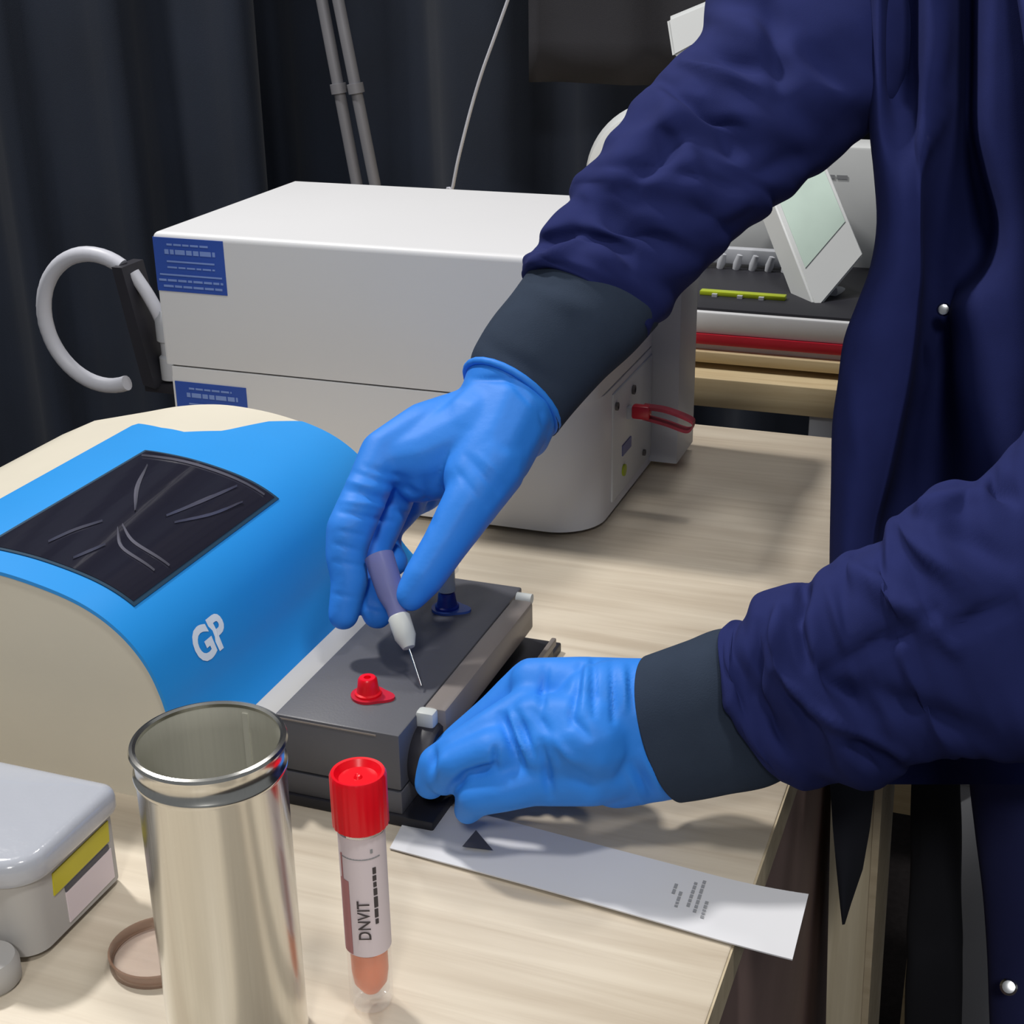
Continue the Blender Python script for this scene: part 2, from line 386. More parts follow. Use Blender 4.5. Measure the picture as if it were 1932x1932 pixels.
# right end: recessed connector panel, flange, fittings
obj('side_panel', box(X1 - 0.004, X1 + 0.0012, 0.962, 1.068, 0.012, ZS - 0.006, 0.0006), M['white2'], t)
obj('rear_flange', box(X1 - 0.002, -0.2585, 1.068, 1.122, 0.006, 0.168, 0.0015), M['offgrey'], t)
for (y, z, r) in ((1.012, 0.083, 0.0035), (0.968, 0.084, 0.003), (1.045, 0.022, 0.0025)):
    obj('socket', lathe([(0, 0), (r, 0), (r, 0.002), (r * 0.6, 0.0022), (r * 0.55, 0.0005), (0, 0.0005)], (X1 + 0.001, y, z), 18, (1, 0, 0)), M['seam'], t)
obj('indicator_light', lathe([(0.0001, 0), (0.0045, 0), (0.0045, 0.0015), (0, 0.002)], (X1 + 0.001, 0.990, 0.0275), 20, (1, 0, 0)), M['lime'], t)
obj('vent_strip', box(X1 + 0.001, X1 + 0.002, 0.985, 1.008, 0.040, 0.048), M['lilac'], t)
# latch with red strap
s = thing('red_latch_strap', (-0.262, 1.0, 0.06), 'maroon strap loop hanging off the end of the white box instrument', 'strap')
z = 0.069
obj('bracket', box(X1 + 0.0, -0.281 + 0.017, 0.996, 1.004, z - 0.004, z + 0.005, 0.001), M['offgrey'], s)
loop = catmull([(-0.268, 1.0, z + .006), (-0.25, 0.998, z + .0055), (-0.232, 0.996, z + .001), (-0.2295, 0.996, z - .003), (-0.234, 0.996, z - .0075), (-0.25, 0.998, z - .0045), (-0.268, 1.0, z - .002)], 6)
bm = bmesh.new(); lv = [[bm.verts.new((p[0], p[1] + dy, p[2] + dz)) for dy, dz in ((-.004, -.0012), (.004, -.0012), (.004, .0012), (-.004, .0012))] for p in loop]
for A, B in zip(lv, lv[1:]):
    for k in range(4): bm.faces.new((A[k], A[(k + 1) % 4], B[(k + 1) % 4], B[k]))
bm.faces.new(lv[0][::-1]); bm.faces.new(lv[-1])
obj('strap', bm, M['maroon'], s)
obj('red_tip', box(-0.276, -0.262, 0.994, 1.002, z - 0.003, z + 0.0075, 0.002), M['red_translucent'], s)
# hose loop beside it
h = thing('looped_hose', (-0.66, 0.97, 0.06), 'pale grey hose looping out of a black bracket beside the white box instrument', 'hose')
C0 = np.array([-0.711, 0.97, 0.112]); hp = []
for k in range(34):
    a = math.radians(58 + (292 - 58) * k / 33); hp.append(C0 + np.array([0.052 * math.cos(a), 0.0, 0.054 * math.sin(a)]))
obj('hose', rod(hp, 0.0062, 14), M['hose'], h)
obj('hose_end', rod(catmull([(-0.675, 0.972, 0.153), (-0.663, 0.972, 0.135), (-0.655, 0.974, 0.115), (-0.65, 0.976, 0.09)], 6), 0.0052, 12), M['hose'], h)
obj('fitting', lathe([(0, 0), (0.009, 0), (0.009, 0.018), (0.007, 0.02), (0.007, 0.03), (0.0095, 0.032), (0.0095, 0.05), (0.006, 0.056), (0, 0.056)], (-0.6515, 0.976, 0.068), 24), M['offgrey'], h)
obj('bracket', slab([(-0.6845, 0.958, 0.160), (-0.6755, 0.958, 0.160), (-0.657, 0.958, 0.064), (-0.668, 0.958, 0.066)], 0.03, (0, 1, 0)), M['black2'], h)
obj('bracket_arm', box(-0.672, X0 + 0.004, 0.965, 0.985, 0.058, 0.066, 0.001), M['black2'], h)

# ------------------------------------------------------------------ cream and blue bench instrument
GP = [(-0.640, 0.0), (-0.640, 0.062), (-0.628, 0.082), (-0.60, 0.095), (-0.56, 0.105), (-0.53, 0.1125), (-0.50, 0.1165), (-0.47, 0.1155), (-0.445, 0.1115), (-0.425, 0.106), (-0.41, 0.0985), (-0.398, 0.0885), (-0.389, 0.076), (-0.3835, 0.062), (-0.380, 0.048), (-0.374, 0.036), (-0.366, 0.027), (-0.361, 0.021), (-0.361, 0.0)]
YA, YB = 0.5355, 0.80
gs = [np.array(p) for p in catmull([np.array(q) for q in GP[3:18]], 6)]
acc = [0.0]
for a, b in zip(gs, gs[1:]): acc.append(acc[-1] + float(np.linalg.norm(b - a)))
def prof_at(s):
    i = max(0, min(len(gs) - 2, int(np.searchsorted(acc, s)) - 1)); tt = (s - acc[i]) / (acc[i + 1] - acc[i])
    p = gs[i] + (gs[i + 1] - gs[i]) * tt; d = gs[i + 1] - gs[i]; d = d / np.linalg.norm(d)
    return p, np.array([-d[1], d[0]])
def s_of_x(x):
    for i in range(len(gs) - 1):
        if gs[i][0] <= x <= gs[i + 1][0]: return acc[i] + (acc[i + 1] - acc[i]) * (x - gs[i][0]) / (gs[i + 1][0] - gs[i][0] + 1e-9)
    return acc[-1]
t = thing('bench_analyzer', (-0.5, 0.66, 0), 'cream bench instrument with a sky blue wrap-around cover and dark touch screen', 'lab instrument')
obj('base', prism_y(GP[:3] + [tuple(p) for p in gs] + GP[18:], YA, YB), M['cream'], t)
SBL, SBR = s_of_x(-0.538), acc[-1]
def back_y(s):
    # rear rim of the blue cover: dips behind the screen, rises into a hump and runs down the flank
    x = prof_at(s)[0][0]
    return float(np.interp(x, [-0.56, -0.535, -0.51, -0.49, -0.47, -0.455, -0.44, -0.40, -0.36], [0.735, 0.758, 0.745, 0.74, 0.752, 0.782, 0.797, 0.797, 0.797]))
nS, nY = 70, 44
def cover(s0, s1, f0, f1, off, th, name, m, par):
    V = []; F = []
    for lay in (off, off - th):
        for i in range(nS + 1):
            s = s0 + (s1 - s0) * i / nS; p, n = prof_at(s)
            ya, yb = f0(s), f1(s)
            for j in range(nY + 1):
                y = ya + (yb - ya) * j / nY; q = p + n * lay
                V.append((q[0], y, q[1]))
    S = (nS + 1) * (nY + 1)
    for l in (0, S):
        for i in range(nS):
            for j in range(nY):
                k = l + i * (nY + 1) + j; F.append((k, k + 1, k + nY + 2, k + nY + 1))
    for i in range(nS):
        for j in (0, nY): k = i * (nY + 1) + j; F.append((k, k + nY + 1, S + k + nY + 1, S + k))
    for j in range(nY):
        for i in (0, nS): k = i * (nY + 1) + j; F.append((k, k + 1, S + k + 1, S + k))
    return mesh(name, V, F, m, par, True, 35)
scL, scR = s_of_x(-0.492), s_of_x(-0.4095); scF, scB = 0.556, 0.701
cover(SBL, SBR, lambda s: YA - 0.0012, back_y, 0.0022, 0.0020, 'blue_cover', M['blue'], t)
cover(scL - 0.0022, scR + 0.0022, lambda s: scF - 0.0022, lambda s: scB + 0.0022, 0.0028, 0.0018, 'screen_gasket', M['bezel'], t)
sc = cover(scL, scR, lambda s: scF, lambda s: scB, 0.0031, 0.0008, 'touch_screen', M['screen'], t)
def fold_on_screen(pts, wd, name='film_fold'):
    bm = bmesh.new(); P = catmull([np.array(p) for p in pts], 8); rows = []
    for i, p in enumerate(P):
        tt = P[min(i + 1, len(P) - 1)] - P[max(i - 1, 0)]; tt = tt / np.linalg.norm(tt); nn = np.array([-tt[1], tt[0]])
        ww = wd * (0.25 + 0.75 * math.sin(math.pi * min(1, (i + 0.3) / (len(P) - 0.4))))
        row = []
        for k, hgt in ((-1, 0.0034), (0, 0.0046), (1, 0.0034)):
            q = p + nn * ww * k; s = q[0]; pr, n = prof_at(s); z_ = pr + n * hgt; row.append(bm.verts.new((z_[0], q[1], z_[1])))
        rows.append(row)
    for A, B in zip(rows, rows[1:]):
        for k in range(2): bm.faces.new((A[k], A[k + 1], B[k + 1], B[k]))
    obj(name, bm, M['film'], t)
def scp(a, b): return (scL + (scR - scL) * a, scF + (scB - scF) * b)
fold_on_screen([scp(.52, .36), scp(.70, .28), scp(.96, .26)], 0.0011)
fold_on_screen([scp(.52, .33), scp(.68, .22), scp(.93, .19)], 0.0010)
fold_on_screen([scp(.48, .48), scp(.30, .66), scp(.16, .86)], 0.0012)
fold_on_screen([scp(.66, .52), scp(.72, .72), scp(.78, .92)], 0.0014)
fold_on_screen([scp(.74, .50), scp(.84, .66), scp(.90, .84)], 0.0010)
fold_on_screen([scp(.40, .34), scp(.33, .22), scp(.30, .10)], 0.0008)
fold_on_screen([scp(.58, .20), scp(.55, .12), scp(.53, .05)], 0.0008)
fold_on_screen([scp(.03, .94), scp(.4, .965), scp(.95, .965)], 0.0009)
sg = s_of_x(-0.3905) + 0.011
def gp_map(x, y):
    p, n = prof_at(sg - y); q = p + n * 0.0026; return (q[0], 0.5830 + x, q[1])
tx = text_on('lettering', 'GP', 0.0235, gp_map, M['ink_white'], t, 0.035)
# ------------------------------------------------------------------ black cartridge reader in front of it
BX0, BX1, BY0, BY1, BZ = -0.3335, -0.2665, 0.556, 0.731, 0.0505
r = thing('cartridge_reader', (-0.3, 0.65, 0), 'black cartridge block with red and blue ports beside the blue instrument', 'lab device')
obj('base_tray', box(-0.338, -0.250, 0.5545, 0.7535, 0.0, 0.006, 0.001), M['black2'], r)
obj('lower_body', box(BX0, BX1, BY0, BY1, 0.006, 0.0185, 0.0008), M['black'], r)
obj('upper_body', box(BX0, BX1, BY0, BY1, 0.0195, BZ, 0.0012), M['black'], r)
obj('edge_line', box(BX0 + 0.001, BX1 - 0.012, BY0 - 0.0004, BY0 + 0.0003, BZ - 0.0022, BZ - 0.0014), M['smoke'], r)
obj('guide_rail', box(-0.3545, -0.3365, 0.549, 0.745, 0.0, 0.0425, 0.0008), M['alu'], r)
obj('knob', lathe([(0, 0), (0.0155, 0), (0.017, 0.002), (0.017, 0.010), (0.0155, 0.012), (0, 0.012)], (BX1 - 0.001, 0.580, 0.0275), 40, (1, 0, 0)), M['black2'], r)
def port(y, cap_m, fl_m, capz):
    zc = BZ
    o = obj('luer_port', lathe([(0, 0), (0.0068, 0), (0.0068, 0.0012), (0.0058, 0.0018), (0.0052, 0.005), (0.0048, 0.0085), (0.0040, 0.0095), (0.0018, 0.0095), (0.0016, 0.0075), (0, 0.0075)], (-0.2968, y, zc + 0.0013), 32), cap_m, r)
    bm = bmesh.new(); P = []
    for k in range(48):
        a = 2 * math.pi * k / 48; rad = 0.0088 + 0.0052 * max(0, math.cos(a - 0.08)) ** 9
        P.append((-0.2968 + rad * math.cos(a), y + rad * math.sin(a)))
    f = obj('flange', prism_z(P, zc, zc + 0.0014), fl_m, r); return o
port(0.5866, M['red'], M['red_translucent'], 0.0)
port(0.6905, M['navy_cap'], M['blue_flange'], 0.0)
# clear barrel standing on the blue port
v = thing('clear_vial', (-0.2968, 0.6905, BZ + 0.0095), 'clear plastic tube plugged upright into the blue port', 'tube')
obj('barrel', lathe([(0.0028, 0.0002), (0.0050, 0.001), (0.0052, 0.004), (0.0050, 0.0055), (0.0050, 0.036), (0.0042, 0.036), (0.0042, 0.006), (0.0020, 0.002), (0.0028, 0.0002)], (-0.2968, 0.6905, BZ + 0.0109), 28), M['frost'], v)
obj('collar', lathe([(0.0050, 0.013), (0.0072, 0.013), (0.0072, 0.0145), (0.0050, 0.0145)], (-0.2968, 0.6905, BZ + 0.0109), 28), M['clear'], v)
# clear sliding lever along the right flank
sl = thing('slide_lever', (-0.258, 0.64, 0.02), 'smoky clear plastic lever along the side of the black cartridge block', 'lever')
obj('bar', box(-0.2660, -0.2535, 0.584, 0.714, 0.034, 0.0515, 0.0022), M['smoke'], sl)
obj('lower_bar', box(-0.2655, -0.2470, 0.590, 0.730, 0.0065, 0.0185, 0.0012), M['black2'], sl)
obj('edge_rib', box(-0.2475, -0.2445, 0.590, 0.728, 0.0175, 0.0225, 0.0008), M['smoke'], sl)
obj('white_tip', box(-0.2675, -0.2575, 0.577, 0.5845, 0.043, 0.0522, 0.002), M['frost'], sl)
obj('hinge', lathe([(0, 0), (0.003, 0), (0.003, 0.009), (0, 0.009)], (-0.264, 0.7155, 0.0515), 16, (1, 0, 0)), M['frost'], sl)

# ------------------------------------------------------------------ metal canister, dish, sample tube
cx, cy, CH, CR = -0.2685, 0.400, 0.1385, 0.0277
k = thing('metal_canister', (cx, cy, 0), 'open shiny tin canister with a rolled rim standing before the cream instrument', 'canister')
out = [(0, 0.001), (CR - 0.003, 0.001), (CR - 0.0008, 0.0006), (CR, 0.003)]
out += [(CR - 0.0004, 0.006), (CR - 0.0004, CH - 0.0135), (CR + 0.0003, CH - 0.0125), (CR + 0.0005, CH - 0.0115), (CR + 0.0003, CH - 0.0105), (CR - 0.0006, CH - 0.0098), (CR - 0.0006, CH - 0.003), (CR, CH - 0.0024)]
obj('wall', lathe(out, (cx, cy, 0), 96), M['tin'], k, True, 60)
obj('inside', lathe([(CR - 0.0012, CH - 0.002), (CR - 0.0016, CH - 0.010), (CR - 0.0012, CH - 0.0115), (CR - 0.0012, 0.003), (0, 0.003)], (cx, cy, 0), 96), M['tin_in'], k, True, 60)
obj('rim', lathe([(CR - 0.0014, CH - 0.002), (CR - 0.0016, CH - 0.0006), (CR - 0.0006, CH), (CR + 0.0006, CH - 0.0004), (CR + 0.0011, CH - 0.0015), (CR + 0.0006, CH - 0.0027), (CR - 0.0004, CH - 0.0028)], (cx, cy, 0), 96), M['tin'], k)
obj('side_seam', box(cx - 0.0012, cx + 0.0012, cy + CR - 0.0018, cy + CR - 0.0011, 0.004, CH - 0.004), M['tin_in'], k)
d = thing('glass_dish', (-0.3265, 0.4315, 0), 'shallow clear round dish with an amber rim lying behind the tin canister', 'dish')
obj('plate', lathe([(0, 0.0004), (0.0185, 0.0004), (0.0185, 0.0016), (0, 0.0016)], (-0.3265, 0.4315, 0), 48), M['dish'], d)
obj('rim', lathe([(0.0190, 0.0), (0.0205, 0.0), (0.0207, 0.006), (0.0200, 0.0064), (0.0196, 0.006), (0.0194, 0.0018), (0.0190, 0.0016), (0.0190, 0.0)], (-0.3265, 0.4315, 0), 48), M['lens'], d)

tx0, ty0 = -0.2272, 0.4361
TR = 0.0090
t = thing('sample_tube', (tx0, ty0, 0), 'clear sample tube with a red screw cap and orange liquid', 'sample tube')
tube = obj('tube', lathe([(0, 0.0022), (0.004, 0.0010), (0.0065, 0.0006), (TR - 0.0012, 0.0012), (TR, 0.004), (TR + 0.0001, 0.094), (TR - 0.0012, 0.094), (TR - 0.0013, 0.008), (0.004, 0.0062), (0, 0.0058)], (tx0, ty0, 0), 48), M['clear'], t)
obj('liquid', lathe([(0, 0.0066), (0.0038, 0.0072), (TR - 0.0022, 0.012), (TR - 0.00145, 0.018), (TR - 0.00145, 0.0285), (0, 0.0285)], (tx0, ty0, 0), 48), M['orange'], t)
capr = 0.0111
ribs = bmesh.new()
prof = [(0, 0.1085), (0.0012, 0.1095), (0.0018, 0.1085), (0.0075, 0.1085), (0.0092, 0.111), (0.0104, 0.1112), (capr, 0.110), (capr, 0.0885), (capr - 0.0012, 0.0875), (TR + 0.0004, 0.0875), (TR + 0.0004, 0.09)]
n = 96; rings = []
for rr, zz in prof:
    if rr < 1e-6: rings.append([ribs.verts.new((tx0, ty0, zz))]); continue
    rings.append([ribs.verts.new((tx0 + (rr - (0.00028 if (i % 4 in (0,) and rr > 0.0105) else 0)) * math.cos(2 * math.pi * i / n), ty0 + (rr - (0.00028 if (i % 4 in (0,) and rr > 0.0105) else 0)) * math.sin(2 * math.pi * i / n), zz)) for i in range(n)])
for A, B in zip(rings, rings[1:]):
    for i in range(n):
        j = (i + 1) % n
        if len(A) == 1: ribs.faces.new((A[0], B[i], B[j]))
        else: ribs.faces.new((A[i], A[j], B[j], B[i]))
obj('screw_cap', ribs, M['red'], t)
def cyl_pt(a, z, rad): return (tx0 + rad * math.cos(a), ty0 + rad * math.sin(a), z)
def arc_band(a0, a1, z0, z1, rad, m, name, par, n=28):
    V = []; F = []
    for l in (rad, rad - 0.0002):
        for i in range(n + 1):
            a = math.radians(a0 + (a1 - a0) * i / n); V += [cyl_pt(a, z0, l), cyl_pt(a, z1, l)]
    for i in range(n):
        F.append((2 * i, 2 * i + 2, 2 * i + 3, 2 * i + 1)); q = 2 * (n + 1); F.append((q + 2 * i, q + 2 * i + 2, q + 2 * i + 3, q + 2 * i + 1))
    return mesh(name, V, F, m, par, True, 30)
# camera-facing bearing from the tube is about -62 degrees
lb = arc_band(-200, 20, 0.0305, 0.0860, TR + 0.0004, M['label'], 'label', t)
arc_band(-135, -104, 0.031, 0.066, TR + 0.0006, M['pink'], 'red_print', lb, 10)
arc_band(-128, -122, 0.066, 0.078, TR + 0.0006, M['pink'], 'red_print', lb, 6)
arc_band(-130, -20, 0.0768, 0.0772, TR + 0.0006, M['ink_soft'], 'print_rule', lb, 20)
def tube_text(ang, zc):
    return lambda x, y: cyl_pt(math.radians(ang) - y / TR, zc + x, TR + 0.0010)
text_on('lettering', 'DNVIT', 0.0064, tube_text(-68, 0.0485), M['ink'], lb)
rnd = random.Random(8); zz = 0.046
while zz < 0.073:
    hh = rnd.uniform(0.0015, 0.005); arc_band(-42 + rnd.uniform(-1, 0), -34 + rnd.uniform(0, 2), zz, zz + hh, TR + 0.0006, M['ink'], 'print_line', lb, 4); zz += hh + 0.0008
arc_band(-45, -39, 0.0795, 0.0812, TR + 0.0006, M['ink_soft'], 'print_line', lb, 4)

# ------------------------------------------------------------------ grey desk device at the left
dv = thing('grey_device', (-0.44, 0.44, 0), 'pale grey rounded device with a yellow sticker beside the tin canister', 'device')
obj('body', rounded_block(-0.52, -0.372, 0.408, 0.474, 0.0035, 0.0415, (0.012, 0.012, 0.006, 0.006), 0.001), M['device2'], dv)
obj('lid', rounded_block(-0.525, -0.3685, 0.4045, 0.4765, 0.0395, 0.0525, (0.016, 0.018, 0.008, 0.008), 0.0055, 0.003), M['device'], dv)
def onface(y, z, d=0.0): return (-0.372 + d, y, z)
obj('sticker', slab([onface(0.4255, 0.0255), onface(0.4665, 0.0265), onface(0.4675, 0.0368), onface(0.4265, 0.0362)], 0.0006, (1, 0, 0)), M['yellow'], dv)
obj('card_slot', slab([onface(0.4330, 0.0222), onface(0.4655, 0.0230), onface(0.4655, 0.0252), onface(0.4330, 0.0244)], 0.0006, (1, 0, 0)), M['dark_grey'], dv)
obj('white_tag', slab([onface(0.4330, 0.0060), onface(0.4670, 0.0065), onface(0.4670, 0.0222), onface(0.4330, 0.0215)], 0.0005, (1, 0, 0)), M['label'], dv)
for (x, y) in ((-0.383, 0.42), (-0.383, 0.464), (-0.51, 0.42), (-0.51, 0.464)): obj('foot', lathe([(0, 0), (0.005, 0), (0.005, 0.004), (0, 0.004)], (x, y, 0), 16), M['black2'], dv)
wc = on_z(-4, 1835, 0.006)
pg = obj('white_plug', lathe([(0, 0), (0.011, 0), (0.0125, 0.002), (0.0125, 0.010), (0.011, 0.013), (0, 0.0135)], (wc[0] - 0.004, wc[1], 0.0), 32), M['device2']); tag(pg, 'small white round plug lying before the grey device', 'plug')

# ------------------------------------------------------------------ paper pouch
PQ = [np.array(q) for q in ((-0.2643, 0.5352), (-0.2465, 0.5802), (-0.0692, 0.5602), (-0.0684, 0.5159))]
PQ[1] = np.array((-0.2693, 0.5795))
NU, NV = 40, 8; V = []; F = []
def pp(a, b):
    q = (PQ[0] * (1 - a) + PQ[3] * a) * (1 - b) + (PQ[1] * (1 - a) + PQ[2] * a) * b
    zz = 0.0012 + 0.0014 * math.sin(3.1 * a) * (1 - b) + 0.0032 * max(0, (a - 0.78) / 0.22) ** 2 * (0.4 + 0.6 * b)
    if a < 0.12: zz += 0.0025 * ((0.12 - a) / 0.12) ** 2 * b * 0
    return (q[0], q[1], zz)
for l in (0, -0.0007):
    for i in range(NU + 1):
        for j in range(NV + 1): x, y, zz = pp(i / NU, j / NV); V.append((x, y, zz + l))
S = (NU + 1) * (NV + 1)
for l in (0, S):
    for i in range(NU):
        for j in range(NV): q = l + i * (NV + 1) + j; F.append((q, q + 1, q + NV + 2, q + NV + 1))
for i in range(NU):
    for j in (0, NV): q = i * (NV + 1) + j; F.append((q, q + NV + 1, S + q + NV + 1, S + q))
for j in range(NV):
    for i in (0, NU): q = i * (NV + 1) + j; F.append((q, q + 1, S + q + 1, S + q))
pc = thing('paper_pouch', (-0.17, 0.55, 0.0), 'long white printed paper pouch lying on the table edge under the gloved hand', 'pouch')
mesh('pouch', V, F, M['paper'], pc)
def on_paper(a, b): x, y, zz = pp(a, b); return (x, y, zz + 0.0004)
def paper_mark(name, quads, m):
    bm = bmesh.new()
    for q in quads: bm.faces.new([bm.verts.new(on_paper(*c)) for c in q])
    obj(name, bm, m, pc, smooth=False)
bm = bmesh.new(); bm.faces.new([bm.verts.new(tuple(on_z(u, v, 0.0034))) for u, v in ((872, 1597), (930, 1604), (898, 1566))]); obj('dark_triangle', bm, M['dark_grey'], pc, smooth=False)  # plain dark triangle laid on the pouch
qs = []; rnd = random.Random(2)
for k, (a, b0, b1) in enumerate(((.700, .50, .66), (.716, .30, .52), (.742, .36, .80), (.760, .30, .84), (.780, .24, .50))):
    b = b0
    while b < b1:
        hb = rnd.uniform(.03, .08); qs.append(((a, b), (a + .008, b), (a + .008, b + hb), (a, b + hb))); b += hb + .02
paper_mark('print_lines', qs, M['ink_soft'])

# ------------------------------------------------------------------ background analyzer, stand, cable
a = thing('white_analyzer', (-0.2, 1.5, 0.0165), 'white analyzer with a red stripe, black deck and tilted mint display on the pine table', 'lab instrument')
obj('base', box(-0.40, 0.05, 1.352, 1.62, 0.0325, 0.0535, 0.002), M['white'], a)
obj('red_stripe', box(-0.40, 0.05, 1.350, 1.62, 0.0225, 0.0325, 0.0004), M['red_translucent'], a)
obj('plinth', box(-0.395, 0.045, 1.356, 1.615, 0.0165, 0.0225), M['white2'], a)
obj('deck', box(-0.385, 0.03, 1.358, 1.575, 0.0535, 0.0562, 0.0005), M['black2'], a)
yb_ = on_z(1320, 553, 0.057)[1]
lb_ = obj('lime_rail', box(-0.322, -0.238, yb_ - 0.004, yb_ + 0.006, 0.0562, 0.0605, 0.0006), M['lime'], a)
for x in (-0.309, -0.284, -0.263): obj('rail_clip', box(x, x + 0.005, yb_ - 0.008, yb_ - 0.004, 0.0562, 0.059), M['offgrey'], lb_)
for i in range(7):
    x = -0.345 + i * 0.017; obj('nozzle', lathe([(0, 0), (0.0035, 0), (0.0045, 0.006), (0.003, 0.016), (0, 0.017)], (x, 1.52, 0.0562), 14, (0.25, 0, 1)), M['offgrey'], a)
obj('nozzle_bar', box(-0.37, -0.22, 1.527, 1.54, 0.060, 0.076, 0.001), M['offgrey'], a)
bp_ = obj('back_panel', box(-0.335, 0.03, 1.565, 1.62, 0.0535, 0.1800, 0.003), M['white2'], a)
qs = bmesh.new()
for (x0, x1) in ((-0.2345, -0.221), (-0.219, -0.208)): slab([(x0, 1.5647, 0.147), (x1, 1.5647, 0.147), (x1, 1.5647, 0.151), (x0, 1.5647, 0.151)], 0.0003, (0, -1, 0), qs)
obj('lettering', qs, M['ink_soft'], bp_, smooth=False)
A_, B_, C_ = at(1460, 380, 1.475), at(1540, 587, 1.42), at(1630, 480, 1.445); D_ = A_ + C_ - B_
nrm = np.cross(C_ - B_, A_ - B_); nrm /= np.linalg.norm(nrm)
if np.dot(nrm, CAM - B_) < 0: nrm = -nrm
bk = -nrm * 0.024 + np.array([-0.010, 0, -0.002])
bm = bmesh.new(); fr = [bm.verts.new(p) for p in (A_, B_, C_, D_)]; re = [bm.verts.new(p + bk) for p in (A_, B_, C_, D_)]
for i in range(4): bm.faces.new((fr[i], fr[(i + 1) % 4], re[(i + 1) % 4], re[i]))
bm.faces.new(fr); bm.faces.new(re[::-1]); bmesh.ops.bevel(bm, geom=bm.edges[:], offset=0.0018, segments=2, affect='EDGES')
dsp = obj('display_case', bm, M['white2'], a)
def face_pt(s, tt, e): return B_ + (C_ - B_) * s + (A_ - B_) * tt + nrm * e
obj('display', slab([face_pt(.08, .34, .0002), face_pt(.92, .34, .0002), face_pt(.92, .95, .0002), face_pt(.08, .95, .0002)], 0.0006, nrm), M['mint'], dsp)
hb = obj('display_hinge', rod([(B_ + C_) / 2 + bk * 0.6, (B_ + C_) / 2 + bk * 0.6 + np.array([0.005, 0.03, -0.008])], 0.006, 12), M['offgrey'], a)
# microscope-like white unit behind
mi = thing('white_microscope', (-0.41, 1.62, 0.0), 'white rounded optical unit with an angled head behind the navy sleeve', 'microscope')
obj('base', box(-0.47, -0.34, 1.66, 1.74, 0.0, 0.03, 0.006), M['white2'], mi)
obj('drum', lathe([(0, -0.035), (0.06, -0.035), (0.084, -0.025), (0.0925, 0), (0.0925, 0.02), (0.084, 0.032), (0, 0.035)], tuple(at(1248, 345, 1.72)), 64, (0, 1, 0.0)), M['white2'], mi)
hd = [at(1256, 34, 1.66), at(1268, 112, 1.66), at(1345, 70, 1.66), at(1348, -4, 1.66)]
bm = slab(hd, 0.05, (0, 1, 0)); bmesh.ops.bevel(bm, geom=bm.edges[:], offset=0.004, segments=2, affect='EDGES')
obj('head', bm, M['white2'], mi)
obj('neck', rod([(-0.36, 1.71, 0.19), at(1325, 60, 1.70)], 0.016, 16), M['offgrey'], mi)
ls = thing('light_stand', (-0.85, 1.75, -0.75), 'two grey metal stand tubes rising behind the large white box instrument', 'stand')
for (ua, ub) in ((605, 672), (634, 706)):
    p0 = on_y(ua - 30, -170, 1.75); p1 = on_y(ub, 340, 1.75); dd = (p1 - p0) / np.linalg.norm(p1 - p0)
    pe = p1 + dd * ((p1[2] + 0.745) / -dd[2]); pt = p0 - dd * 0.9
    q = obj('pole', rod([pe, pt], 0.0075, 14), M['gunmetal'], ls)
    pm = p0 + (p1 - p0) * (330.0 / 510.0)
    cl = obj('collar', rod([pm - dd * 0.006, pm + dd * 0.006], 0.0105, 14), M['gunmetal'], ls)
cb = [on_y(960, -5, 1.8) + (on_y(960, -5, 1.8) - on_y(905, 150, 1.8)) * 4, on_y(960, -5, 1.8), on_y(905, 150, 1.8), on_y(872, 270, 1.8), on_y(855, 350, 1.8), on_y(835, 480, 1.8), np.array([-0.8, 1.8, -0.745])]
tag(obj('hanging_cable', rod(catmull(cb, 8), 0.0022, 8), M['hose']), 'thin pale cable hanging down in front of the black drape', 'cable')

# ------------------------------------------------------------------ person
def creases(me, L, gain=1.0):
    """press folds into a mesh: (u1,v1,u2,v2,half width px,depth m); positive raises, negative sinks"""
    n = len(me.vertices); co = np.empty(n * 3); me.vertices.foreach_get('co', co); co = co.reshape(-1, 3)
    no = np.empty(n * 3); me.vertex_normals.foreach_get('vector', no); no = no.reshape(-1, 3)
    uv = proj(co); view = CAM - co; view /= np.linalg.norm(view, axis=1)[:, None]
    fac = np.clip((no * view).sum(1) * 2.5 + 0.25, 0, 1)
    add = np.zeros(n)
    for (u1, v1, u2, v2, wd, amp) in L:
        a = np.array([u1, v1]); b = np.array([u2, v2]); ab = b - a; l2 = (ab ** 2).sum()
        tt = np.clip(((uv[:, :2] - a) @ ab) / l2, 0, 1); dd = np.linalg.norm(uv[:, :2] - (a + tt[:, None] * ab), axis=1)
        taper = 0.35 + 0.65 * np.sin(np.pi * np.clip(tt, 0.0, 1.0))
        add += gain * amp * taper * np.exp(-(dd / wd) ** 2)
    co += no * (add * fac)[:, None]
    me.vertices.foreach_set('co', co.ravel()); me.update()

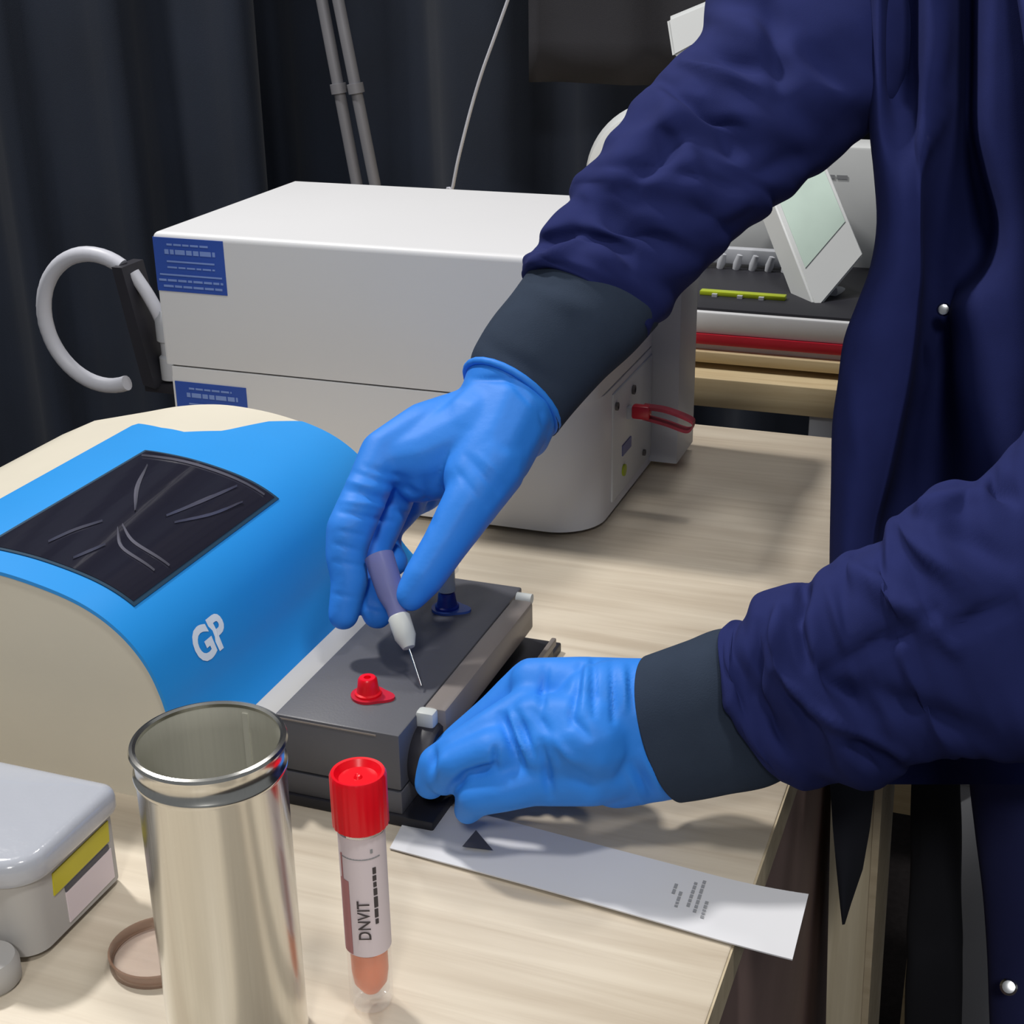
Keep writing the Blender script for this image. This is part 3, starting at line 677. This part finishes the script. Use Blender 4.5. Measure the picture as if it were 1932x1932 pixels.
def sleeve(name, st, m, par, sub=10, N=72, flat=0.9, hem=True, bow=(0, 0), folds=0.0, seed=1):
    """tube from stations (u1,v1,u2,v2,depth): opposite outline points and depth"""
    P = catmull([np.array(s, float) for s in st], sub); V = []; F = []
    for i, s in enumerate(P):
        e1 = at(s[0], s[1], s[4]); e2 = at(s[2], s[3], s[4]); c = (e1 + e2) / 2; ax = (e1 - e2) / 2
        vw = ray((s[0] + s[2]) / 2, (s[1] + s[3]) / 2); vw = vw / np.linalg.norm(vw) * np.linalg.norm(ax) * flat
        bw = at((s[0] + s[2]) / 2 + bow[0], (s[1] + s[3]) / 2 + bow[1], s[4]) - c
        for k in range(N):
            a = 2 * math.pi * k / N; q = c + ax * math.cos(a) + (vw - bw) * math.sin(a)
            if folds:
                d = noise.noise(Vector((i / sub * 0.95 + seed * 7, math.cos(a) * 0.9 + i / sub * 0.25, math.sin(a) * 0.9))) + 0.35 * noise.noise(Vector((i / sub * 2.0 + seed * 3, math.cos(a) * 1.6 - i / sub * 0.4, math.sin(a) * 1.6)))
                q = q + (q - c) / np.linalg.norm(q - c) * folds * d
            V.append(q)
    R = len(P)
    for i in range(R - 1):
        for k in range(N): F.append((i * N + k, i * N + (k + 1) % N, (i + 1) * N + (k + 1) % N, (i + 1) * N + k))
    if hem:   # turned-in hem at the wrist end
        c0 = np.mean(V[:N], axis=0); c1 = np.mean(V[N * 3:N * 4], axis=0); b = len(V)
        for k in range(N): V.append(c0 + (V[k] - c0) * 0.90 + (c1 - c0) * 0.05)
        for k in range(N): V.append(c0 + (V[k] - c0) * 0.80 + (c1 - c0) * 1.2)
        for k in range(N): F.append((k, b + k, b + (k + 1) % N, (k + 1) % N)); F.append((b + k, b + N + k, b + N + (k + 1) % N, b + (k + 1) % N))
    return mesh(name, [tuple(v) for v in V], F, m, par, True, 0)

def blob(name, chains, m, par, voxel, smooth=6):
    """one continuous surface grown around tapered chains of (x,y,z,r)"""
    bm = bmesh.new()
    for ch in chains:
        for (p, q) in zip(ch, ch[1:]):
            pa, ra = np.array(p[:3]), p[3]; pb, rb = np.array(q[:3]), q[3]
            n = max(2, int(np.linalg.norm(pb - pa) / (0.28 * min(ra, rb))) + 1)
            for k in range(n + 1):
                tt = k / n; bmesh.ops.create_icosphere(bm, subdivisions=2, radius=ra + (rb - ra) * tt, matrix=Matrix.Translation(Vector(pa + (pb - pa) * tt)))
    me = bpy.data.meshes.new('tmp'); bm.to_mesh(me); bm.free()
    o = bpy.data.objects.new('tmp', me); COL.objects.link(o)
    md = o.modifiers.new('r', 'REMESH'); md.mode = 'VOXEL'; md.voxel_size = voxel
    sm = o.modifiers.new('s', 'SMOOTH'); sm.iterations = smooth; sm.factor = 0.5
    dg = bpy.context.evaluated_depsgraph_get(); me2 = bpy.data.meshes.new_from_object(o.evaluated_get(dg))
    bpy.data.objects.remove(o); bpy.data.meshes.remove(me)
    me2.name = name; me2.materials.clear()
    return link(name, me2, m, par, True, 0)
def fuse(a, b, voxel, smooth):
    """merge a capped tube b into a so that the glove is one continuous surface"""
    bm = bmesh.new(); bm.from_mesh(b.data)
    bmesh.ops.holes_fill(bm, edges=[e for e in bm.edges if len(e.link_faces) == 1], sides=0)
    bmesh.ops.recalc_face_normals(bm, faces=bm.faces)
    bm.from_mesh(a.data); me = bpy.data.meshes.new('tmp'); bm.to_mesh(me); bm.free()
    bpy.data.objects.remove(b); o = bpy.data.objects.new('tmp', me); COL.objects.link(o)
    md = o.modifiers.new('r', 'REMESH'); md.mode = 'VOXEL'; md.voxel_size = voxel
    sm = o.modifiers.new('s', 'SMOOTH'); sm.iterations = smooth; sm.factor = 0.5
    dg = bpy.context.evaluated_depsgraph_get(); me2 = bpy.data.meshes.new_from_object(o.evaluated_get(dg))
    bpy.data.objects.remove(o); me2.materials.clear(); me2.materials.append(a.data.materials[0])
    for p_ in me2.polygons: p_.use_smooth = True
    a.data = me2; me2.name = 'glove'
def px(u, v, d, r): q = at(u, v, d); return (q[0], q[1], q[2], r * d / FPX)

person = thing('person', (0.1, 0.86, -0.75), 'person in a navy jacket and blue gloves holding a needle over the cartridge block', 'person')

# right hand (upper): index, middle, curled ring and little finger, thumb
RH = 0.790
rh = [
    [px(972, 728, .815, 78), px(945, 770, .81, 80), px(900, 815, .80, 82)],
    [px(915, 790, .815, 70), px(800, 815, .805, 58), px(722, 852, .795, 44)],
    [px(964, 786, .80, 82), px(934, 850, .79, 78), px(900, 905, .782, 68)],
    [px(880, 830, .80, 80), px(800, 862, .797, 66), px(745, 868, .795, 48)],
    [px(850, 880, .80, 60), px(790, 900, .80, 52)],
    [px(722, 856, .795, 46), px(695, 920, .786, 45), px(660, 1000, .778, 47), px(652, 1050, .776, 40), px(660, 1095, .775, 37), px(648, 1160, .775, 31)],
    [px(760, 880, .812, 46), px(735, 950, .812, 44), px(700, 1030, .806, 42), px(694, 1100, .795, 36), px(712, 1158, .786, 31)],
    [px(790, 890, .828, 44), px(765, 945, .84, 42), px(722, 995, .838, 38), px(725, 1040, .828, 34), px(742, 1060, .822, 30)],
    [px(820, 880, .842, 40), px(800, 930, .855, 38), px(755, 955, .852, 33), px(745, 985, .846, 29)],
    [px(930, 880, .782, 66), px(884, 955, .772, 55), px(838, 1030, .766, 45), px(800, 1088, .763, 41), px(775, 1124, .762, 32)],
]
g1 = blob('glove', rh, M['glove'], person, 0.0015, 6)
# rolled rim of the upper glove
ang = [2 * math.pi * i / 28 for i in range(29)]
def rim_pt(a):
    e1 = at(884, 693, .812); e2 = at(1046, 808, .812); c_ = (e1 + e2) / 2; x_ = (e1 - e2) / 2; v_ = ray(966, 750); v_ = v_ / np.linalg.norm(v_) * np.linalg.norm(x_) * .86
    b_ = at(965 + 22, 750.5 - 36, .812) - c_
    return tuple(c_ + x_ * math.cos(a) * 1.03 + (v_ * 1.03 - b_) * math.sin(a))
obj('glove_rim', rod([rim_pt(a) for a in ang], 0.0021, 10), M['glove'], person)
gc = sleeve('glove_cuff', [(883, 692, 1047, 809, .812), (876, 716, 1038, 832, .811), (866, 742, 1022, 856, .809), (868, 776, 980, 858, .806)], M['glove'], person, 8, 72, .86, False, (22, -36))
fuse(g1, gc, 0.0014, 9)
creases(g1.data, [
    (890, 715, 960, 715, 6, -.0014), (960, 715, 1020, 780, 6, -.0014), (1020, 780, 1030, 815, 6, -.0012), 
    (690, 880, 770, 905, 7, -.0011), (655, 925, 750, 945, 7, -.0013), (650, 905, 720, 925, 6, .0009), (645, 945, 770, 962, 6, .0011), (640, 965, 740, 985, 6, -.0013),
    (665, 890, 800, 935, 6, -.0010), (700, 940, 800, 985, 7, -.0013), (750, 900, 808, 960, 8, -.0012), (640, 1000, 690, 1012, 5, -.0008), (630, 1025, 680, 1040, 5, -.0009), (630, 1060, 690, 1068, 5, -.0008),
    (625, 1120, 670, 1128, 5, -.0006), (800, 905, 812, 985, 9, -.0016), (880, 860, 940, 930, 7, -.0010), (860, 885, 915, 955, 6, -.0008), (900, 855, 950, 905, 6, .0007), (690, 1140, 730, 1150, 6, -.0007)])
cf1 = sleeve('cuff', [(886, 688, 1050, 818, .812), (895, 655, 1085, 775, .815), (925, 605, 1140, 715, .82), (965, 555, 1195, 665, .826), (1005, 500, 1240, 615, .834)], M['knit'], person, 10, 72, .85, True, (22, -34))
creases(cf1.data, [(905, 640, 1060, 730, 16, -.0015), (890, 690, 1000, 730, 14, -.002), (1000, 540, 1130, 600, 20, .002)])
sl1 = sleeve('sleeve', [(986, 512, 1215, 640, .832), (992, 482, 1262, 585, .836), (1030, 445, 1303, 525, .84), (1080, 385, 1370, 466, .846), (1096, 335, 1440, 412, .852), (1140, 270, 1475, 382, .858), (1205, 195, 1530, 335, .866), (1248, 140, 1600, 272, .874), (1318, 62, 1690, 215, .885), (1345, -20, 1760, 120, .90), (1420, -140, 1860, 0, .925), (1540, -330, 2000, -160, .96)], M['navy'], person, 14, 120, .82, True, (20, -36), 0.0065, 2)
creases(sl1.data, [
    (1000, 500, 1090, 458, 14, .004), (1090, 458, 1170, 500, 12, .004), (1020, 468, 1080, 435, 14, -.006), (1080, 435, 1190, 470, 14, -.005),
    (1095, 350, 1150, 440, 22, .003), (1110, 400, 1250, 450, 20, -.006), (1150, 420, 1310, 480, 18, -.003), (1100, 340, 1260, 330, 18, .003), (1150, 310, 1290, 210, 24, .005), (1190, 350, 1290, 260, 18, -.005),
    (1250, 170, 1330, 380, 22, .004), (1320, 170, 1400, 300, 26, -.006), (1240, 150, 1400, 240, 14, -.006), (1290, 120, 1420, 165, 10, .005), (1330, 95, 1440, 130, 16, -.005), (1350, 30, 1480, 90, 24, .004), (1450, 10, 1480, 180, 22, -.006), (1500, 60, 1620, 180, 28, -.005), (1410, 330, 1500, 300, 20, -.003), (1330, 420, 1420, 370, 20, .003)], 1.35)

# left hand (lower): fist closing on the lever
lh = [
    [px(1262, 1322, .716, 84), px(1200, 1312, .710, 74), px(1100, 1305, .706, 70), px(1010, 1290, .712, 52)],
    [px(1275, 1420, .712, 82), px(1205, 1428, .700, 78), px(1110, 1455, .685, 70), px(1030, 1472, .685, 52)],
    [px(1200, 1372, .700, 78), px(1110, 1378, .682, 78), px(1010, 1365, .69, 58)],
    [px(1110, 1400, .680, 84), px(1020, 1412, .684, 62)],
    [px(1005, 1288, .720, 50), px(935, 1350, .722, 44), px(872, 1400, .726, 40), px(828, 1440, .728, 36), px(815, 1475, .726, 32)],
    [px(1000, 1340, .700, 50), px(930, 1380, .698, 46), px(868, 1418, .700, 44), px(826, 1442, .706, 40), px(812, 1478, .710, 33)],
    [px(1000, 1402, .690, 50), px(930, 1418, .684, 45), px(868, 1442, .690, 42), px(838, 1470, .700, 34)],
    [px(1015, 1470, .684, 50), px(950, 1492, .682, 42), px(898, 1502, .686, 40), px(882, 1530, .694, 28)],
    [px(1080, 1320, .735, 55), px(1000, 1360, .745, 44), px(920, 1420, .745, 38), px(870, 1460, .735, 32)],
]
g2 = blob('glove', lh, M['glove'], person, 0.0015, 6)
gc2 = sleeve('glove_cuff', [(1070, 1285, 1105, 1490, .702), (1110, 1255, 1155, 1524, .698), (1170, 1243, 1225, 1516, .698), (1225, 1242, 1282, 1506, .699), (1290, 1240, 1340, 1492, .70)], M['glove'], person, 8, 96, .80, False, (-36, 6))
fuse(g2, gc2, 0.0014, 9)
creases(g2.data, [(a_, b_, c_, d_, e_, f_ * 1.7) for (a_, b_, c_, d_, e_, f_) in [
    (850, 1490, 880, 1462, 8, -.0025), (880, 1462, 935, 1448, 8, -.0025), (935, 1448, 935, 1410, 6, -.0014), (818, 1410, 815, 1450, 7, -.0014), (835, 1420, 830, 1470, 8, .0008),
    (945, 1350, 985, 1450, 8, -.0016), (975, 1345, 1005, 1430, 8, -.0014), (960, 1340, 1000, 1440, 6, .0012), (1020, 1400, 1040, 1500, 9, -.0018), (1005, 1340, 1060, 1410, 9, -.0012),
    (1030, 1260, 1020, 1340, 8, -.0013), (1095, 1255, 1075, 1370, 7, -.0013), (1120, 1245, 1122, 1350, 6, -.0012), (1108, 1250, 1100, 1350, 6, .0009), (1155, 1250, 1158, 1360, 6, -.0012), (1175, 1255, 1180, 1340, 6, .0008), (1190, 1260, 1192, 1340, 6, -.0009),
    (1030, 1370, 1080, 1440, 9, .0014), (1075, 1350, 1110, 1390, 8, -.0010), (1195, 1440, 1235, 1510, 8, -.0012), (1180, 1450, 1215, 1520, 7, .0008), (1060, 1440, 1140, 1500, 16, -.0012), (1210, 1420, 1250, 1500, 7, .0010)]])
cf2 = sleeve('cuff', [(1222, 1236, 1290, 1514, .700), (1250, 1226, 1330, 1508, .699), (1300, 1208, 1380, 1498, .698), (1360, 1186, 1450, 1484, .697), (1425, 1190, 1515, 1450, .696), (1460, 1190, 1560, 1430, .695)], M['knit'], person, 10, 72, .8, True, (-46, 10))
sl2 = sleeve('sleeve', [(1374, 1186, 1492, 1478, .694), (1402, 1168, 1540, 1482, .692), (1450, 1128, 1615, 1484, .688), (1530, 1078, 1680, 1476, .684), (1600, 1040, 1725, 1436, .682), (1668, 1020, 1790, 1428, .682), (1700, 980, 1850, 1430, .684), (1760, 925, 1940, 1440, .688), (1850, 895, 2040, 1420, .692), (1930, 830, 2150, 1330, .70), (1990, 700, 2240, 1150, .715), (2010, 480, 2290, 900, .735), (1960, 180, 2270, 500, .77), (1900, -150, 2200, 100, .82), (1850, -330, 2120, -130, .87)], M['navy'], person, 20, 120, .85, True, (-46, 12), 0.006, 5)
creases(sl2.data, [
    (1385, 1200, 1380, 1330, 14, .004), (1380, 1330, 1480, 1460, 14, .004), (1430, 1180, 1425, 1310, 12, -.004), (1425, 1310, 1490, 1420, 12, -.0035), (1470, 1150, 1465, 1260, 12, .005), (1465, 1260, 1530, 1340, 12, .005), (1530, 1340, 1700, 1430, 14, .005),
    (1500, 1150, 1520, 1250, 12, -.005), (1520, 1090, 1505, 1160, 10, -.006), (1545, 1260, 1640, 1350, 22, -.007), (1480, 1290, 1560, 1430, 18, -.004), (1600, 1380, 1690, 1450, 22, -.006), (1560, 1110, 1600, 1230, 16, .003), (1600, 1070, 1800, 1220, 20, .006), (1570, 1260, 1760, 1160, 16, -.004), (1640, 1300, 1850, 1390, 24, -.004),
    (1690, 990, 1830, 1120, 18, .005), (1720, 960, 1900, 1060, 22, -.003), (1860, 890, 1912, 940, 16, -.006), (1790, 1190, 1910, 1140, 14, -.005), (1700, 960, 1850, 930, 14, .003)], 1.35)

# jacket front, sides and back: columns of (u,v) curves at a depth each
rows_v = [-420, -250, -120, 0, 120, 240, 330, 420, 500, 570, 640, 720, 800, 900, 1000, 1100, 1200, 1300, 1400, 1480]
def colm(pts, dd):
    vs = [p[1] for p in pts]; us = [p[0] for p in pts]; ds = dd if isinstance(dd, list) else [dd] * len(pts)
    return lambda v: (float(np.interp(v, vs, us)), v, float(np.interp(v, vs, ds)))
cols = [
    colm([(1720, -420), (1720, 1480)], .98),
    colm([(1668, -420), (1668, 420), (1630, 640), (1605, 800), (1595, 1480)], .90),
    colm([(1642, -420), (1640, 240), (1655, 400), (1650, 480), (1592, 640), (1570, 800), (1565, 1050), (1565, 1480)], .862),
    colm([(1660, -420), (1660, 240), (1675, 400), (1668, 480), (1615, 640), (1592, 800), (1582, 1050), (1580, 1480)], .842),
    colm([(1690, -420), (1690, 120), (1700, 300), (1700, 480), (1655, 660), (1625, 850), (1605, 1050), (1605, 1480)], [.866, .868, .838, .832, .832, .834, .836, .836]),
    colm([(1722, -420), (1720, 120), (1728, 300), (1732, 500), (1712, 680), (1675, 860), (1640, 1020), (1640, 1480)], [.858, .86, .836, .834, .834, .838, .842, .846]),
    colm([(1738, -420), (1738, 120), (1742, 300), (1742, 500), (1724, 690), (1690, 860), (1652, 1010), (1652, 1480)], [.834, .836, .834, .842, .845, .85, .855, .86]),
    colm([(1762, -420), (1762, 120), (1758, 300), (1752, 500), (1736, 690), (1706, 860), (1672, 1010), (1672, 1480)], [.826, .83, .846, .885, .90, .92, .93, .93]),
    colm([(1800, -420), (1800, 200), (1800, 500), (1785, 700), (1770, 900), (1760, 1480)], [.84, .85, .89, .91, .93, .94]),
    colm([(1832, -420), (1830, 250), (1870, 440), (1845, 500), (1795, 545), (1800, 700), (1830, 900), (1840, 1480)], [.87, .87, .885, .882, .87, .86, .86, .87]),
    colm([(1852, -420), (1848, 250), (1888, 430), (1872, 500), (1830, 560), (1840, 700), (1870, 900), (1880, 1480)], [.822, .822, .83, .83, .83, .83, .83, .83]),
    colm([(1905, -420), (1905, 250), (1930, 450), (1920, 600), (1930, 900), (1950, 1480)], .808),
    colm([(2020, -420), (2020, 1480)], .81),
    colm([(2160, -420), (2180, 1480)], .86),
    colm([(2200, -420), (2240, 1480)], 1.0),
    colm([(2060, -420), (2080, 1480)], 1.08),
    colm([(1850, -420), (1850, 1480)], 1.07),
]
nC = len(cols); SUBC = 6; V = []; F = []
cp = [[at(*c(v)) for v in rows_v] for c in cols]
grid = []
for j in range(len(rows_v)):
    P = [cp[i][j] for i in range(nC)]; Pc = P[-2:] + P + P[:2]; ring = []
    for i in range(2, nC + 2):
        a_, b_, c_, d_ = Pc[i - 1], Pc[i], Pc[i + 1], Pc[i + 2] if i + 2 < len(Pc) else Pc[(i + 2) % nC]
        for k2 in range(SUBC):
            tt = k2 / SUBC
            ring.append(0.5 * (2 * b_ + (c_ - a_) * tt + (2 * a_ - 5 * b_ + 4 * c_ - d_) * tt ** 2 + (3 * b_ - a_ - 3 * c_ + d_) * tt ** 3))
    grid.append(ring)
NR = nC * SUBC
dense = []
for i in range(NR): dense.append(catmull([grid[j][i] for j in range(len(rows_v))], 4))
NVr = len(dense[0])
for j in range(NVr):
    for i in range(NR): V.append(tuple(dense[i][j]))
for j in range(NVr - 1):
    for i in range(NR): F.append((j * NR + i, j * NR + (i + 1) % NR, (j + 1) * NR + (i + 1) % NR, (j + 1) * NR + i))
F.append(tuple(range(NR)))
jk = mesh('jacket', V, F, M['navy'], person, True, 0)
creases(jk.data, [(1700, 20, 1690, 200, 14, -.006), (1690, 200, 1730, 160, 10, -.004), (1730, 300, 1790, 180, 18, .004), (1745, 330, 1745, 520, 5, -.003), (1600, 700, 1640, 950, 16, .002), (1780, 0, 1760, 200, 20, .004)])
# hanging front corner of the jacket below the sleeve, the arm's shade painted in as a dark colour
tipc = [(1566, 1400, 1652, 1400), (1566, 1480, 1651, 1480), (1571, 1560, 1642, 1560), (1578, 1640, 1628, 1640), (1585, 1710, 1606, 1705), (1589, 1745, 1594, 1744)]
V = []; F = []
for l in (0.0, 0.006):
    for (ua, va, ub, vb) in tipc:
        for k2 in range(7):
            tt = k2 / 6; V.append(tuple(at(ua + (ub - ua) * tt, va + (vb - va) * tt, 0.838 + l + 0.010 * tt - 0.006 * math.sin(math.pi * tt))))
nn_ = len(tipc) * 7
for l in (0, nn_):
    for i in range(len(tipc) - 1):
        for k2 in range(6): q = l + i * 7 + k2; F.append((q, q + 1, q + 8, q + 7))
for i in range(len(tipc) - 1):
    for k2 in (0, 6): q = i * 7 + k2; F.append((q, q + 7, nn_ + q + 7, nn_ + q))
for k2 in range(6): q = (len(tipc) - 1) * 7 + k2; F.append((q, q + 1, nn_ + q + 1, nn_ + q)); F.append((k2, k2 + 1, nn_ + k2 + 1, nn_ + k2))
mesh('jacket_hem', V, F, M['navy_shade'], person, True, 60)
sn = at(1780, 584, 0.876)
obj('snap_button', lathe([(0, -0.003), (0.0035, -0.003), (0.004, 0), (0.003, 0.0015), (0, 0.002)], sn, 20, tuple(CAM - sn)), M['chrome'], person)
# legs
def leg(name, st, m): return sleeve(name, st, m, person, 8, 48, .9, False, folds=0.003, seed=9)
fz = -0.72
leg('trouser_leg', [(1820, 1300, 2250, 1300, .93), (1830, 1450, 2190, 1450, .94), (1848, 1650, 2150, 1650, .97), (1868, 1932, 2130, 1932, 1.03), (1880, 2300, 2110, 2300, 1.14), (1890, 2750, 2090, 2750, 1.28)], M['trouser'])
leg('trouser_leg', [(1700, 1250, 1860, 1250, 1.06), (1722, 1440, 1812, 1440, 1.07), (1716, 1600, 1815, 1600, 1.09), (1711, 1760, 1816, 1760, 1.12), (1707, 1932, 1814, 1932, 1.16), (1700, 2500, 1806, 2500, 1.36)], M['trouser_shade'])
rv = at(1903, 1862, 0.955)
obj('rivet', lathe([(0, -0.004), (0.005, -0.004), (0.0055, 0), (0.004, 0.002), (0, 0.0025)], rv, 20, tuple(CAM - rv)), M['chrome'], person)

# ------------------------------------------------------------------ needle dropper in the upper hand
tip = np.array([-0.2735, 0.600, 0.0535])
top = at(715, 1050, 0.772)
ax = top - tip; Ln = float(np.linalg.norm(ax)); ax = ax / Ln
n_ = thing('needle_dropper', tuple(tip), 'small syringe with lilac barrel, frosted hub and thin needle pinched in the gloved fingers', 'syringe')
pt = proj(np.array([tip + ax * 0.02]))
def s_at(v):   # distance along the axis where the outline row v falls
    ts = np.linspace(0, Ln, 200); vv = proj(tip[None] + ts[:, None] * ax[None])[:, 1]; return float(np.interp(-v, -vv, ts))
h0, h1, b1 = s_at(1222), s_at(1165), s_at(1045)
obj('needle', rod([tip, tip + ax * (h0 + 0.002)], 0.00055, 10), M['steel'], n_)
obj('hub', lathe([(0, h0), (0.0032, h0), (0.0056, h0 + 0.006), (0.0058, h1), (0.0050, h1 + 0.001), (0, h1 + 0.001)], tip, 32, tuple(ax)), M['frost'], n_)
obj('barrel', lathe([(0, h1 + 0.001), (0.0050, h1 + 0.001), (0.0052, h1 + 0.006), (0.0072, h1 + 0.014), (0.0078, b1), (0.0066, b1), (0.006, h1 + 0.016), (0, h1 + 0.010)], tip, 36, tuple(ax)), M['lilac'], n_)
